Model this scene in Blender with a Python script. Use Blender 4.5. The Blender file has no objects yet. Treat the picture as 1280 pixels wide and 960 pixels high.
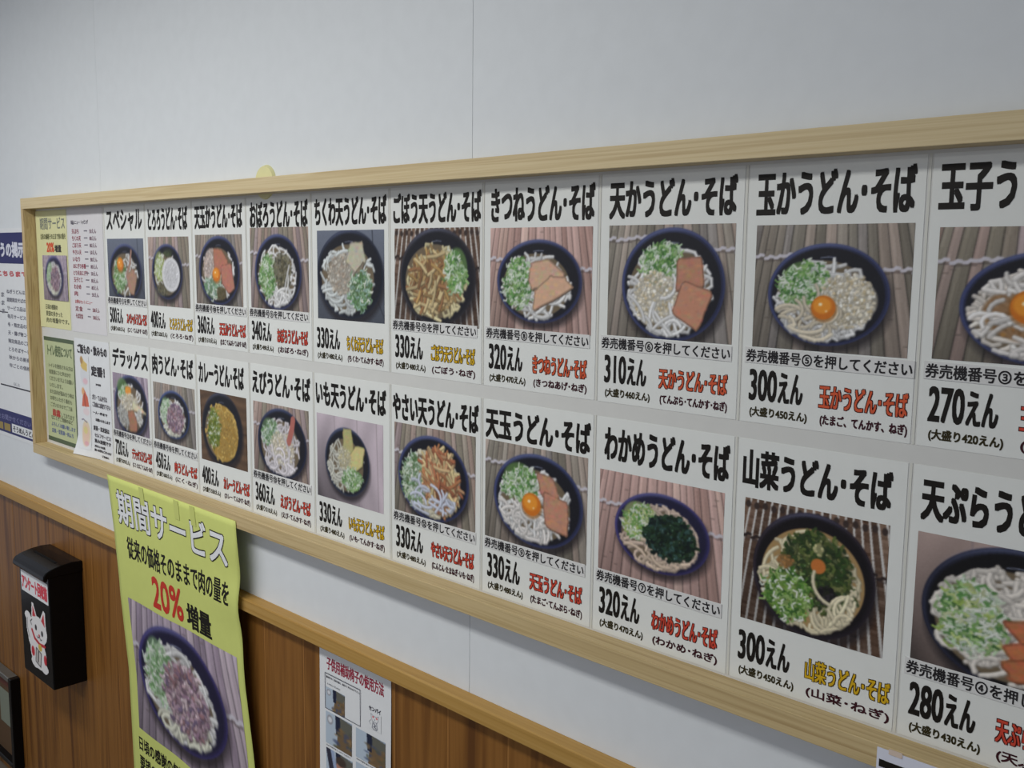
import bpy, bmesh, math, random
import numpy as np
from mathutils import Matrix, Vector

# ------------------------------------------------------------------ camera, world, light, exposure
SC = bpy.context.scene
COL = SC.collection
cam_d = bpy.data.cameras.new('camera'); cam = bpy.data.objects.new('camera', cam_d); COL.objects.link(cam)
cam_d.sensor_width = 36.0; cam_d.lens = 36.0 * 1225.4 / 1280.0
cam_d.clip_start = 0.02
RT = (0.72037006, 0.69350666, 0.01074697); DN = (0.09640824, -0.08477434, -0.99172514); FW = (-0.68685692, 0.71544519, -0.12792866)
cam.matrix_world = Matrix(((RT[0], -DN[0], -FW[0], 2.63378), (RT[1], -DN[1], -FW[1], -1.05744), (RT[2], -DN[2], -FW[2], -0.11262), (0, 0, 0, 1)))
SC.camera = cam
w = bpy.data.worlds.new('room_air'); SC.world = w; w.use_nodes = True
w.node_tree.nodes['Background'].inputs[0].default_value = (0.80, 0.86, 1.0, 1)
w.node_tree.nodes['Background'].inputs[1].default_value = 0.45
def area(name, loc, sx, sy, power, col, aim=None):
    d = bpy.data.lights.new(name, 'AREA'); d.shape = 'RECTANGLE'; d.size = sx; d.size_y = sy; d.energy = power; d.color = col
    o = bpy.data.objects.new(name, d); COL.objects.link(o); o.location = loc
    if aim: o.rotation_euler = (Vector(aim) - Vector(loc)).to_track_quat('-Z', 'Y').to_euler()
    return o
area('ceiling_light', (0.62, -1.20, 0.735), 2.4, 0.28, 36, (1.0, 1.0, 0.975))
area('ceiling_light', (-1.9, -1.45, 0.735), 1.25, 0.28, 3, (0.94, 0.97, 1.0))  # unseen fill lamp, added to brighten the left end of the wall
area('ceiling_light', (0.6, -3.0, 0.735), 2.4, 0.28, 24, (1.0, 1.0, 0.98))
SC.view_settings.view_transform = 'Standard'; SC.view_settings.look = 'None'
SC.view_settings.exposure = -0.03; SC.view_settings.gamma = 1.0; SC.view_settings.use_curve_mapping = False

# ------------------------------------------------------------------ helpers
def lin(c):
    return tuple((v / 255 / 12.92) if v / 255 <= 0.04045 else ((v / 255 + 0.055) / 1.055) ** 2.4 for v in c)
MATS = {}
def mat(name, col, rough=0.6, spec=0.3, metal=0.0):
    if name in MATS: return MATS[name]
    m = bpy.data.materials.new(name); m.use_nodes = True; nt = m.node_tree; b = nt.nodes['Principled BSDF']
    c = lin(col)
    tc = nt.nodes.new('ShaderNodeTexCoord'); no = nt.nodes.new('ShaderNodeTexNoise'); no.inputs['Scale'].default_value = 35
    mp = nt.nodes.new('ShaderNodeMapRange'); mp.inputs[3].default_value = 0.96; mp.inputs[4].default_value = 1.03
    mx = nt.nodes.new('ShaderNodeVectorMath'); mx.operation = 'SCALE'; mx.inputs[0].default_value = c
    nt.links.new(tc.outputs['Object'], no.inputs[0]); nt.links.new(no.outputs[0], mp.inputs[0])
    nt.links.new(mp.outputs[0], mx.inputs['Scale']); nt.links.new(mx.outputs[0], b.inputs['Base Color'])
    b.inputs['Roughness'].default_value = rough; b.inputs['Specular IOR Level'].default_value = spec; b.inputs['Metallic'].default_value = metal
    MATS[name] = m; return m
def wood(name, stops, grain, scale_long, scale_cross, axis, rough=0.5, vary=0.12, distort=2.0, ring=0.22):
    """grain runs along axis (0 = x, 2 = z); stops: colour ramp of sRGB colours"""
    m = bpy.data.materials.new(name); m.use_nodes = True; nt = m.node_tree; b = nt.nodes['Principled BSDF']; L = nt.links.new
    tc = nt.nodes.new('ShaderNodeTexCoord'); oi = nt.nodes.new('ShaderNodeObjectInfo')
    off = nt.nodes.new('ShaderNodeVectorMath'); off.operation = 'MULTIPLY_ADD'; off.inputs[1].default_value = (7.3, 7.3, 7.3)
    L(oi.outputs['Random'], off.inputs[0]); L(tc.outputs['Object'], off.inputs[2])
    mp = nt.nodes.new('ShaderNodeMapping'); s = [scale_cross] * 3; s[axis] = scale_long; mp.inputs['Scale'].default_value = s
    L(off.outputs[0], mp.inputs[0])
    n1 = nt.nodes.new('ShaderNodeTexNoise'); n1.inputs['Scale'].default_value = 1; n1.inputs['Detail'].default_value = 4; n1.inputs['Distortion'].default_value = distort
    n2 = nt.nodes.new('ShaderNodeTexNoise'); n2.inputs['Scale'].default_value = grain; n2.inputs['Detail'].default_value = 3
    L(mp.outputs[0], n1.inputs[0]); L(mp.outputs[0], n2.inputs[0])
    rings = nt.nodes.new('ShaderNodeMath'); rings.operation = 'SINE'
    mu = nt.nodes.new('ShaderNodeMath'); mu.operation = 'MULTIPLY'; mu.inputs[1].default_value = 26; L(n1.outputs[0], mu.inputs[0]); L(mu.outputs[0], rings.inputs[0])
    a = nt.nodes.new('ShaderNodeMath'); a.operation = 'MULTIPLY_ADD'; a.inputs[1].default_value = ring; L(rings.outputs[0], a.inputs[0]); L(n2.outputs[0], a.inputs[2])
    v = nt.nodes.new('ShaderNodeMath'); v.operation = 'MULTIPLY_ADD'; v.inputs[1].default_value = vary * 2; L(oi.outputs['Random'], v.inputs[0]); L(a.outputs[0], v.inputs[2])
    sb = nt.nodes.new('ShaderNodeMath'); sb.operation = 'SUBTRACT'; sb.inputs[1].default_value = vary; L(v.outputs[0], sb.inputs[0])
    r = nt.nodes.new('ShaderNodeValToRGB'); L(sb.outputs[0], r.inputs[0])
    while len(r.color_ramp.elements) < len(stops): r.color_ramp.elements.new(0.5)
    for e, (p, c) in zip(r.color_ramp.elements, stops): e.position = p; e.color = (*lin(c), 1)
    L(r.outputs[0], b.inputs['Base Color']); b.inputs['Roughness'].default_value = rough; b.inputs['Specular IOR Level'].default_value = 0.3
    bp = nt.nodes.new('ShaderNodeBump'); bp.inputs['Strength'].default_value = 0.08; bp.inputs['Distance'].default_value = 0.002
    L(n2.outputs[0], bp.inputs['Height']); L(bp.outputs[0], b.inputs['Normal'])
    MATS[name] = m; return m
def print_mat(name='printed_photo', rough=0.45):
    if name in MATS: return MATS[name]
    m = bpy.data.materials.new(name); m.use_nodes = True; nt = m.node_tree; b = nt.nodes['Principled BSDF']
    a = nt.nodes.new('ShaderNodeVertexColor'); a.layer_name = 'ink'
    nt.links.new(a.outputs[0], b.inputs['Base Color']); b.inputs['Roughness'].default_value = rough; b.inputs['Specular IOR Level'].default_value = 0.25
    MATS[name] = m; return m
def tag(o, label=None, cat=None, group=None, kind=None):
    if label: o['label'] = label
    if cat: o['category'] = cat
    if group: o['group'] = group
    if kind: o['kind'] = kind
    return o
def link(name, me, mats=(), parent=None):
    o = bpy.data.objects.new(name, me); COL.objects.link(o)
    for m in mats: me.materials.append(m)
    if parent: o.parent = parent
    return o
def empty(name, loc=(0, 0, 0)):
    o = bpy.data.objects.new(name, None); COL.objects.link(o); o.location = loc; o.empty_display_size = 0.05; return o
def box(name, x0, x1, y0, y1, z0, z1, m, parent=None, bevel=0.0, seg=2, origin=None):
    """origin in the box's own middle unless parented to an Empty at the world origin"""
    bm = bmesh.new(); bmesh.ops.create_cube(bm, size=1)
    cx, cy, cz = (x0 + x1) / 2, (y0 + y1) / 2, (z0 + z1) / 2
    for v in bm.verts: v.co = Vector((v.co.x * (x1 - x0), v.co.y * (y1 - y0), v.co.z * (z1 - z0)))
    if bevel: bmesh.ops.bevel(bm, geom=bm.edges[:] , offset=bevel, segments=seg, profile=0.5, affect='EDGES')
    me = bpy.data.meshes.new(name); bm.to_mesh(me); bm.free()
    o = link(name, me, [m], parent)
    c = Vector((cx, cy, cz))
    if parent: c = c - wpos(parent)
    o.location = c
    return o
def wpos(o):
    p = Vector(o.location)
    while o.parent: o = o.parent; p += Vector(o.location)
    return p
def pymesh(name, V, F, mats, parent=None, smooth=False):
    """V in world coordinates; stored relative to the parent's origin"""
    V = np.asarray(V, dtype=float)
    if parent is not None: V = V - np.array(wpos(parent))
    me = bpy.data.meshes.new(name); me.from_pydata(V.tolist(), [], F); me.update()
    if smooth: me.polygons.foreach_set('use_smooth', [True] * len(me.polygons))
    return link(name, me, mats, parent)

# ------------------------------------------------------------------ printed lettering: queue of text jobs, meshed in one go
JOBS = []
def flat(y):
    return lambda X, Z, off: np.stack([X, np.full_like(X, y - off), Z], 1)
def text(body, x0, x1, z0, z1, y, col, parent, name='lettering', bold=0.0, bz=None, outline=None, oc=(30, 22, 18), fn=None, off=0.0):
    """z0 bottom, z1 top; bold = stroke widening in metres; outline adds a darker, wider layer behind"""
    JOBS.append(dict(body=body, r=(x0, x1, z0, z1), fn=fn or flat(y), col=col, parent=parent, name=name, bold=bold, bz=bold if bz is None else bz, outline=outline, oc=oc, off=off))
def ink(col):
    n = 'ink_%d_%d_%d' % col
    return mat(n, col, 0.5, 0.2)
def flush_text():
    cache = {}
    for j in JOBS:
        b = j['body']
        if b in cache: continue
        cu = bpy.data.curves.new('t', 'FONT'); cu.body = b; cu.size = 1; cu.resolution_u = 3; cu.fill_mode = 'FRONT'
        o = bpy.data.objects.new('t', cu); COL.objects.link(o); cache[b] = o
    dg = bpy.context.evaluated_depsgraph_get(); dg.update()
    data = {}
    for b, o in cache.items():
        e = o.evaluated_get(dg); me = e.to_mesh()
        co = np.empty(len(me.vertices) * 3); me.vertices.foreach_get('co', co)
        data[b] = (co.reshape(-1, 3)[:, :2].copy(), [tuple(p.vertices) for p in me.polygons]); e.to_mesh_clear()
    for o in cache.values():
        c = o.data; bpy.data.objects.remove(o); bpy.data.curves.remove(c)
    for j in JOBS:
        co, F = data[j['body']]
        x0, x1, z0, z1 = j['r']
        mn, mx = co.min(0), co.max(0); sp = np.maximum(mx - mn, 1e-6)
        layers = []
        if j['outline']: layers.append((j['bold'] + j['outline'], j['bz'] + j['outline'], 1, 0.0))
        layers.append((j['bold'], j['bz'], 0, 0.00012 if j['outline'] else 0.0))
        VV, FF, MI = [], [], []; n = 0; k = 0
        for bx, bz, mi, lift in layers:
            ex, ez = j['bold'], j['bz']
            X = x0 + ex + (co[:, 0] - mn[0]) / sp[0] * (x1 - x0 - 2 * ex)
            Z = z0 + ez + (co[:, 1] - mn[1]) / sp[1] * (z1 - z0 - 2 * ez)
            st = [(0, 0)]
            if bx > 0 or bz > 0: st += [(a * bx, b * bz) for a, b in ((-1, -1), (0, -1), (1, -1), (1, 0), (1, 1), (0, 1), (-1, 1), (-1, 0))]
            for dx, dz in st:
                VV.append(j['fn'](X + dx, Z + dz, lift + j['off'] + k * 2e-6)); k += 1
                FF += [tuple(i + n for i in f) for f in F]; MI += [mi] * len(F); n += len(co)
        o = pymesh(j['name'], np.concatenate(VV), FF, [ink(j['col'])] + ([ink(j['oc'])] if j['outline'] else []), j['parent'])
        if j['outline']: o.data.polygons.foreach_set('material_index', MI)

# ------------------------------------------------------------------ painter for the printed photographs (colour per vertex of a fine grid)
class Canvas:
    def __init__(s, w, h, col=(128, 128, 128)):
        s.w, s.h = w, h; s.a = np.empty((h, w, 3)); s.a[:] = col; s.m = np.zeros((h, w))
        s.Y, s.X = np.mgrid[0:h, 0:w] + 0.5
    def put(s, sl, al, col):
        al = al[..., None]; s.a[sl] = s.a[sl] * (1 - al) + np.asarray(col, float) * al
        s.m[sl] = np.maximum(s.m[sl], al[..., 0])
    def win(s, x0, x1, y0, y1):
        x0, x1 = max(0, int(x0)), min(s.w, int(x1) + 1); y0, y1 = max(0, int(y0)), min(s.h, int(y1) + 1)
        return None if x0 >= x1 or y0 >= y1 else (slice(y0, y1), slice(x0, x1))
    def seg(s, p, q, r, col, op=1.0):
        sl = s.win(min(p[0], q[0]) - r - 1, max(p[0], q[0]) + r + 1, min(p[1], q[1]) - r - 1, max(p[1], q[1]) + r + 1)
        if sl is None: return
        X, Y = s.X[sl], s.Y[sl]; dx, dy = q[0] - p[0], q[1] - p[1]; L = dx * dx + dy * dy + 1e-9
        t = np.clip(((X - p[0]) * dx + (Y - p[1]) * dy) / L, 0, 1)
        d = np.hypot(X - p[0] - t * dx, Y - p[1] - t * dy)
        s.put(sl, np.clip(r - d + 0.5, 0, 1) * op, col)
    def line(s, pts, r, col, op=1.0):
        for i in range(len(pts) - 1): s.seg(pts[i], pts[i + 1], r, col, op)
    def ell(s, cx, cy, rx, ry, col, soft=1.0, op=1.0):
        sl = s.win(cx - rx - 2, cx + rx + 2, cy - ry - 2, cy + ry + 2)
        if sl is None: return
        d = np.hypot((s.X[sl] - cx) / rx, (s.Y[sl] - cy) / ry)
        s.put(sl, np.clip((1 - d) * min(rx, ry) / soft + 0.5, 0, 1) * op, col)
    def poly(s, P, col, op=1.0):
        P = np.array(P, float); sl = s.win(P[:, 0].min() - 1, P[:, 0].max() + 1, P[:, 1].min() - 1, P[:, 1].max() + 1)
        if sl is None: return
        X, Y = s.X[sl], s.Y[sl]; ins = np.zeros(X.shape, bool); j = len(P) - 1
        for i in range(len(P)):
            c = (P[i, 1] > Y) != (P[j, 1] > Y)
            xi = (P[j, 0] - P[i, 0]) * (Y - P[i, 1]) / (P[j, 1] - P[i, 1] + 1e-12) + P[i, 0]
            ins ^= c & (X < xi); j = i
        s.put(sl, ins * op, col)
    def half(s):
        h, w = s.h // 2 * 2, s.w // 2 * 2
        f = lambda a: (a[0:h:2, 0:w:2] + a[1:h:2, 0:w:2] + a[0:h:2, 1:w:2] + a[1:h:2, 1:w:2]) / 4
        return f(s.a), f(s.m)
def grid_print(name, img, x0, x1, z0, z1, parent, fn, mask=None):
    """img rows run from the top (z1) down; one quad per pixel corner grid, colours interpolated"""
    h, w = img.shape[:2]
    X, Z = np.meshgrid(np.linspace(x0, x1, w), np.linspace(z1, z0, h))
    V = fn(X.ravel(), Z.ravel(), 0.0)
    i = np.arange((h - 1) * (w - 1)); r, c = i // (w - 1), i % (w - 1); a = r * w + c
    F = np.stack([a + w, a + w + 1, a + 1, a], 1)
    if mask is not None: F = F[(mask.ravel()[F] > 0.5).all(1)]
    V = V - np.array(wpos(parent))
    me = bpy.data.meshes.new(name); n = len(F)
    me.vertices.add(len(V)); me.vertices.foreach_set('co', V.ravel())
    me.loops.add(4 * n); me.loops.foreach_set('vertex_index', F.ravel().astype(np.int32))
    me.polygons.add(n); me.polygons.foreach_set('loop_start', np.arange(0, 4 * n, 4, dtype=np.int32))
    me.update(calc_edges=True)
    at = me.color_attributes.new('ink', 'FLOAT_COLOR', 'POINT')
    c = np.clip(img.reshape(-1, 3) / 255, 0, 1); c = np.where(c <= 0.04045, c / 12.92, ((c + 0.055) / 1.055) ** 2.4)
    at.data.foreach_set('color', np.concatenate([c, np.ones((len(c), 1))], 1).ravel())
    return link(name, me, [print_mat()], parent)

NOODLE = (205, 205, 205); CREAM = (212, 200, 172)
GREENS = [(120, 165, 90), (90, 140, 75), (175, 200, 165), (205, 215, 205), (150, 185, 120), (70, 115, 60)]
PALEG = [(185, 200, 130), (205, 212, 170), (150, 175, 90), (215, 220, 205)]
FLAKE = [(214, 206, 186), (226, 220, 206), (196, 180, 146), (232, 229, 220), (212, 202, 180)]
MEAT = [(168, 142, 156), (142, 114, 134), (192, 166, 174), (122, 106, 134), (206, 188, 194), (160, 122, 128), (176, 150, 166)]
OBORO = [(110, 105, 80), (85, 80, 60), (140, 135, 110), (60, 60, 50)]
WAKAME = [(25, 45, 35), (40, 65, 45), (15, 28, 28), (55, 85, 80), (30, 50, 30)]
SANSAI = [(60, 80, 40), (45, 60, 35), (85, 100, 50), (50, 75, 35), (110, 115, 70)]
KAKI = [(205, 160, 120), (190, 130, 90), (215, 185, 140), (175, 110, 80), (220, 200, 150)]
CURRY = [(185, 150, 75), (170, 130, 50), (200, 170, 95), (160, 125, 60)]
BEIGE = [(190, 165, 120), (170, 140, 95), (205, 185, 140), (150, 110, 75), (185, 150, 95)]
# dish recipes in bowl coordinates (x right, y down, the rim ellipse is the unit circle)
DISH = {
 'special': [('N', 0, 0.0, .75, 30, NOODLE), ('G', -.35, .15, .38, .65, 120, GREENS), ('Y', -.3, -.28, .2), ('P', [(.05, .1), (.5, -.12), (.72, .15), (.5, .8), (.25, .75), (.15, .5)], (150, 118, 98)), ('L', [(.1, .1), (.3, -.3), (.4, -.75)], .05, (160, 125, 110))],
 'tororo': [('N', 0, .05, .7, 20, NOODLE), ('F', -.3, .65, .5, .25, 60, OBORO), ('G', -.5, -.2, .35, .6, 90, PALEG), ('E', .25, .1, .58, .62, (212, 212, 215)), ('F', .25, .1, .5, .55, 60, [(222, 222, 226), (205, 205, 210)]), ('F', .1, -.7, .3, .15, 20, [(70, 80, 50)])],
 'tentamaka': [('N', 0, .05, .78, 25, NOODLE), ('F', -.4, -.15, .38, .55, 160, [(200, 185, 180), (215, 205, 200), (185, 165, 155)]), ('G', -.3, .5, .45, .35, 110, [(120, 155, 120), (165, 190, 175), (95, 130, 100), (190, 205, 200)]), ('P', [(-.25, -.65), (.15, -.6), (.45, -.3), (.4, .1), (-.2, .05)], (160, 105, 85)), ('P', [(.1, -.15), (.6, -.2), (.75, .5), (.45, .65), (.15, .35)], (165, 108, 92)), ('F', .1, .65, .25, .2, 30, [(95, 85, 55)]), ('Y', -.13, .12, .19)],
 'oboro': [('N', .05, .1, .78, 60, NOODLE), ('G', -.45, .1, .38, .6, 150, GREENS), ('F', .2, -.1, .42, .42, 70, OBORO), ('F', .25, .3, .3, .25, 40, OBORO), ('N', .2, .65, .35, 14, NOODLE)],
 'chikuwa': [('N', -.1, .1, .72, 60, (190, 195, 195)), ('F', -.2, 0, .5, .5, 120, [(180, 170, 155), (165, 150, 135), (195, 190, 180)]), ('P', [(.05, -.7), (.4, -.72), (.5, -.3), (.2, .0), (-.1, -.3)], (170, 165, 145)), ('P', [(.05, .1), (.45, -.3), (.3, .5)], (120, 110, 95)), ('G', .35, .35, .35, .45, 110, [(90, 130, 80), (130, 165, 130), (150, 180, 170), (70, 105, 60)])],
 'gobou': [('N', 0, .1, .82, 50, (200, 190, 150)), ('F', -.1, .15, .62, .6, 220, BEIGE), ('S', -.1, .1, .55, .55, 90, BEIGE), ('G', .52, -.15, .3, .5, 130, GREENS)],
 'kitsune': [('N', .05, .05, .82, 70, NOODLE), ('G', -.48, .05, .36, .62, 210, GREENS), ('P', [(-.15, -.45), (.25, -.52), (.6, -.2), (.55, .0), (.2, .1), (-.15, .2), (-.22, -.1)], (186, 152, 128)), ('P', [(-.05, .2), (.3, -.15), (.62, -.12), (.8, .12), (-.12, .72)], (190, 154, 128))],
 'tenka': [('N', -.1, .15, .8, 70, NOODLE), ('G', -.2, -.4, .42, .38, 190, GREENS), ('F', -.3, .25, .45, .5, 220, FLAKE), ('N', -.1, .72, .5, 12, (215, 215, 215)), ('P', [(.1, -.45), (.55, -.5), (.62, .02), (.2, .05), (.1, .1)], (168, 120, 96)), ('P', [(.22, -.08), (.78, .12), (.52, .78), (.03, .5)], (176, 124, 100))],
 'tamaka': [('N', -.1, .2, .8, 80, NOODLE), ('G', -.4, -.2, .42, .5, 210, GREENS), ('F', .35, .1, .52, .52, 330, FLAKE), ('N', -.25, .65, .45, 18, (205, 195, 175)), ('Y', -.04, .25, .2)],
 'tamago': [('N', 0, .1, .8, 100, (215, 208, 200)), ('F', 0, .1, .8, .6, 30, [(160, 110, 60), (175, 130, 75)]), ('N', 0, .15, .78, 40, (218, 214, 210)), ('Y', -.18, -.02, .22), ('G', .6, -.1, .3, .5, 60, GREENS)],
 'deluxe': [('N', -.1, .05, .8, 30, NOODLE), ('F', -.45, .35, .42, .4, 70, [(190, 190, 185), (120, 120, 115), (210, 210, 205)]), ('G', -.5, -.55, .36, .35, 110, GREENS), ('P', [(-.3, -.6), (.0, -.6), (.0, -.3), (-.25, -.25)], (215, 140, 50)), ('F', -.1, -.1, .55, .3, 120, FLAKE), ('P', [(.1, -.15), (.6, 0), (.9, .15), (.5, .15), (.1, .1)], (205, 190, 155)), ('P', [(-.2, .2), (.15, .15), (.35, .5), (.3, .8), (-.1, .85)], (150, 105, 80)), ('F', .5, .3, .12, .3, 16, [(220, 220, 215)])],
 'niku': [('N', 0, .1, .8, 70, NOODLE), ('N', .1, .7, .5, 24, (205, 205, 190)), ('G', -.5, -.15, .33, .6, 130, [(150, 190, 140), (185, 210, 180), (110, 150, 100), (205, 215, 205)]), ('M', .1, .12, .52, .6, 210, MEAT)],
 'curry': [('E', .05, .12, .74, .78, (170, 135, 62)), ('N', .05, .1, .78, 50, (185, 155, 85)), ('F', .15, .15, .55, .65, 130, CURRY), ('G', -.4, .05, .32, .58, 120, [(105, 125, 45), (80, 105, 40), (140, 150, 60)])],
 'ebi': [('N', 0, .3, .75, 70, (195, 190, 195)), ('G', -.5, -.3, .36, .42, 130, [(120, 155, 110), (185, 200, 195), (90, 130, 80), (160, 180, 160)]), ('F', .0, .15, .5, .5, 170, FLAKE), ('L', [(.3, -.1), (.42, -.45), (.48, -.75)], .09, (175, 105, 95)), ('N', .1, .72, .42, 14, (205, 200, 205))],
 'imo': [('N', -.25, .2, .62, 50, (190, 190, 180)), ('P', [(-.15, -.95), (.2, -.98), (.32, -.35), (.05, -.1), (-.15, -.4)], (160, 155, 105)), ('P', [(.1, -.2), (.45, -.55), (.78, -.5), (.7, .0), (.3, .25), (.05, .15)], (185, 175, 120)), ('F', -.1, -.1, .3, .35, 60, [(205, 200, 175), (190, 180, 140)]), ('G', .25, .5, .45, .35, 150, GREENS)],
 'yasai': [('N', .1, .1, .85, 60, (190, 185, 165)), ('G', -.55, .1, .34, .65, 170, [(115, 145, 100), (160, 185, 165), (85, 120, 75), (190, 205, 190)]), ('S', .2, -.05, .42, .65, 120, KAKI), ('S', .3, .2, .45, .5, 90, KAKI), ('P', [(.1, .25), (.35, .2), (.3, .5), (.15, .45)], (110, 65, 45)), ('N', .0, .85, .6, 14, (185, 190, 205))],
 'tentama2': [('N', -.15, .25, .8, 60, NOODLE), ('N', -.25, .55, .5, 26, (212, 208, 205)), ('G', -.4, -.35, .42, .45, 200, GREENS), ('P', [(0, -.62), (.35, -.55), (.5, -.15), (.1, -.15)], (170, 122, 100)), ('P', [(.15, -.25), (.68, -.1), (.68, .6), (.2, .5)], (174, 124, 102)), ('Y', -.12, .1, .21)],
 'wakame': [('N', .1, .1, .82, 90, (195, 175, 160)), ('G', -.5, -.25, .36, .5, 220, PALEG + GREENS[:2]), ('N', .2, .7, .5, 18, (205, 185, 165)), ('M', .2, .05, .52, .55, 260, WAKAME)],
 'sansai': [('E', 0, .05, .84, .8, (165, 135, 90)), ('N', .05, .05, .84, 70, (205, 195, 165)), ('M', .05, -.2, .55, .52, 230, SANSAI), ('M', .2, .1, .5, .4, 120, SANSAI), ('G', -.4, .4, .42, .42, 170, [(120, 160, 70), (85, 130, 55), (150, 180, 110), (60, 100, 45)]), ('F', .25, .25, .18, .15, 30, [(25, 22, 25), (50, 45, 50)]), ('F', -.45, -.15, .14, .12, 14, [(150, 110, 65)]), ('E', .1, -.18, .12, .12, (195, 115, 55)), ('F', .1, -.45, .08, .1, 6, [(195, 190, 140)]), ('N', .55, .5, .35, 12, (215, 205, 175))],
 'tenpura': [('N', 0, -.05, .82, 90, (204, 198, 190)), ('N', -.05, -.5, .5, 30, (206, 200, 192)), ('G', -.45, .08, .36, .5, 300, GREENS + PALEG), ('P', [(-.12, .02), (.3, -.1), (.5, .1), (.1, .3)], (170, 100, 66)), ('P', [(-.1, .36), (.4, .15), (.5, .4), (0, .56)], (174, 104, 68)), ('P', [(-.12, .62), (.35, .42), (.45, .66), (.05, .84)], (168, 98, 64))],
}
BG = {'slat': [(158, 138, 130), (148, 130, 120), (165, 148, 140), (140, 130, 118), (150, 135, 135), (132, 125, 112)],
      'slat2': [(150, 138, 128), (140, 132, 122), (128, 122, 112), (156, 142, 132), (134, 128, 124)],
      'pink': [(185, 155, 148), (175, 145, 138), (190, 162, 152), (168, 138, 130)],
      'lilac': [(165, 152, 165), (155, 140, 155), (148, 135, 150), (172, 158, 168)],
      'dslat': [(105, 82, 68), (95, 75, 62), (115, 92, 76), (88, 68, 56)]}
def paint(dish, bg, W, H, cx, cy, rx, ry, seed, rim=(50, 56, 92), inner=(26, 26, 34), rope=.3):
    """everything in fractions of the photo's width; W,H canvas pixels"""
    rg = random.Random(seed); nr = np.random.default_rng(seed)
    c = Canvas(W, H); X, Y = c.X / W, c.Y / H; HH = H / W
    if bg in BG:
        cols = np.array(BG[bg], float); n = 15 if bg != 'dslat' else 16
        # slats lean outwards towards the bottom, as the mat is seen in perspective
        wd = nr.uniform(.75, 1.3, 60) if bg != 'dslat' else np.ones(60); ed = np.cumsum(wd) / n - 1.0 / n * 22
        u = 0.5 + (X - 0.5) / (1 + 0.30 * (Y - 0.4)) + 0.012 * np.sin(X * 9 + seed)
        i = np.clip(np.searchsorted(ed, u.ravel()).reshape(u.shape), 1, 59); fr = (u - ed[i - 1]) / (ed[i] - ed[i - 1])
        pick = nr.integers(0, len(cols), 80); jit = nr.normal(0, 8, 80)
        c.a[:] = cols[pick[i]] + jit[i][..., None]
        st = nr.normal(0, 1, (8, 400)); c.a += (st[np.clip((Y * 6 + i * .7).astype(int) % 8, 0, 7), np.clip((u * 300).astype(int), 0, 399)] * 5)[..., None]
        if bg == 'dslat':
            c.a += (nr.normal(0, 1, (H // 6 + 2, 80))[np.minimum((Y * H / 6).astype(int), H // 6 + 1), i] * 9)[..., None]
            c.a[fr > 0.74] = (200, 198, 195)
        else:
            shade = 1 - 0.62 * np.exp(-(fr / 0.055) ** 2) - 0.35 * np.exp(-((1 - fr) / 0.05) ** 2) + 0.10 * np.exp(-((fr - .3) / .16) ** 2)
            c.a *= shade[..., None]
        for k in range(14):
            px, py = rg.random(), rg.random(); c.line([(px * W, py * H), (px * W + W * .025, py * H)], W * .004, (96, 84, 78), .5)
        c.a *= (1.06 - .22 * Y * (1.2 - X * .6))[..., None]
        # cord
        for k in range(int(n * 1.1)):
            ux = (k + .5) / n; yy = rope + (0.10 if ux > .6 else 0) + 0.012 * math.sin(k * 1.3)
            col = (200, 196, 205) if bg != 'dslat' else (48, 38, 36)
            px = ux * W
            c.line([(px - W * .022, yy * H + H * .024), (px + W * .03, yy * H + H * .024)], W * .008, (70, 60, 60), .45); c.line([(px - W * .030, yy * H + H * .010), (px - W * .012, yy * H + H * .008), (px + W * .004, yy * H - H * .008), (px + W * .024, yy * H - H * .004)], W * .0098, col, .95)
            if bg == 'dslat' : c.ell(px, H * .05 + k % 2 * 2, W * .02, H * .03, (60, 48, 44), 1.5)
    elif bg == 'slate':
        c.a[:] = np.array((98, 104, 118)) * (1.1 - .35 * Y[..., None]); c.line([(W * .83, 0), (W * .87, H * .7), (W, H * .95)], W * .006, (50, 54, 66))
    elif bg == 'darkwood':
        c.a[:] = (96, 74, 56); c.a *= (1 + .13 * np.sin(Y * 40 + 3 * np.sin(X * 5)) * np.sin(Y * 13))[..., None]
        c.line([(0, H * .55), (W, H * .5)], W * .008, (60, 44, 34))
    elif bg == 'palewood':
        base = np.array((172, 160, 168) if dish == 'imo' else (150, 132, 126)); c.a[:] = base
        c.a *= (1.12 - .45 * (1 - X) * Y * 1.4 + .05 * np.sin(X * 21 + 2 * np.sin(Y * 4)))[..., None]
        for k in (.28, .62, .9): c.line([(W * k, 0), (W * (k + .03), H)], W * .004, (130, 118, 122), .7)
        if dish == 'imo': c.ell(W * .42, H * .17, W * .02, H * .03, (120, 85, 90), 2, .7)
    # bowl shadow on the mat (part of the printed photograph)
    bx = lambda x: cx * W + x * rx * W
    by = lambda y: cy * W + y * ry * W
    R = rx * W; RY = ry * W
    c.ell(bx(.04), by(.14), R * 1.0, RY * 1.02, (30, 26, 30), W * .05, .75)
    c.ell(bx(0), by(0), R, RY, rim)
    c.ell(bx(-.008), by(-.012), R * .985, RY * .985, tuple(min(255, v * 1.18 + 8) for v in rim), 2)
    c.ell(bx(.008), by(.008), R * .962, RY * .962, tuple(v * .8 for v in rim), 2)
    c.ell(bx(0), by(.01), R * .925, RY * .925, inner, 2)
    for k in range(20):   # glint along the upper rim
        a = math.radians(-150 + k * 5); c.ell(bx(.965 * math.cos(a)), by(.965 * math.sin(a)), R * .07, R * .028, (118, 128, 168), 6, .30 * math.sin(math.pi * k / 19))
    c.line([(bx(-.12), by(-.72)), (bx(.0), by(-.74)), (bx(.12), by(-.73))], W * .0035, (150, 160, 185), .7)
    c.ell(bx(-.06), by(.1), R * .79, RY * .77, (120, 105, 82), 2.5, .9)
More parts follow.
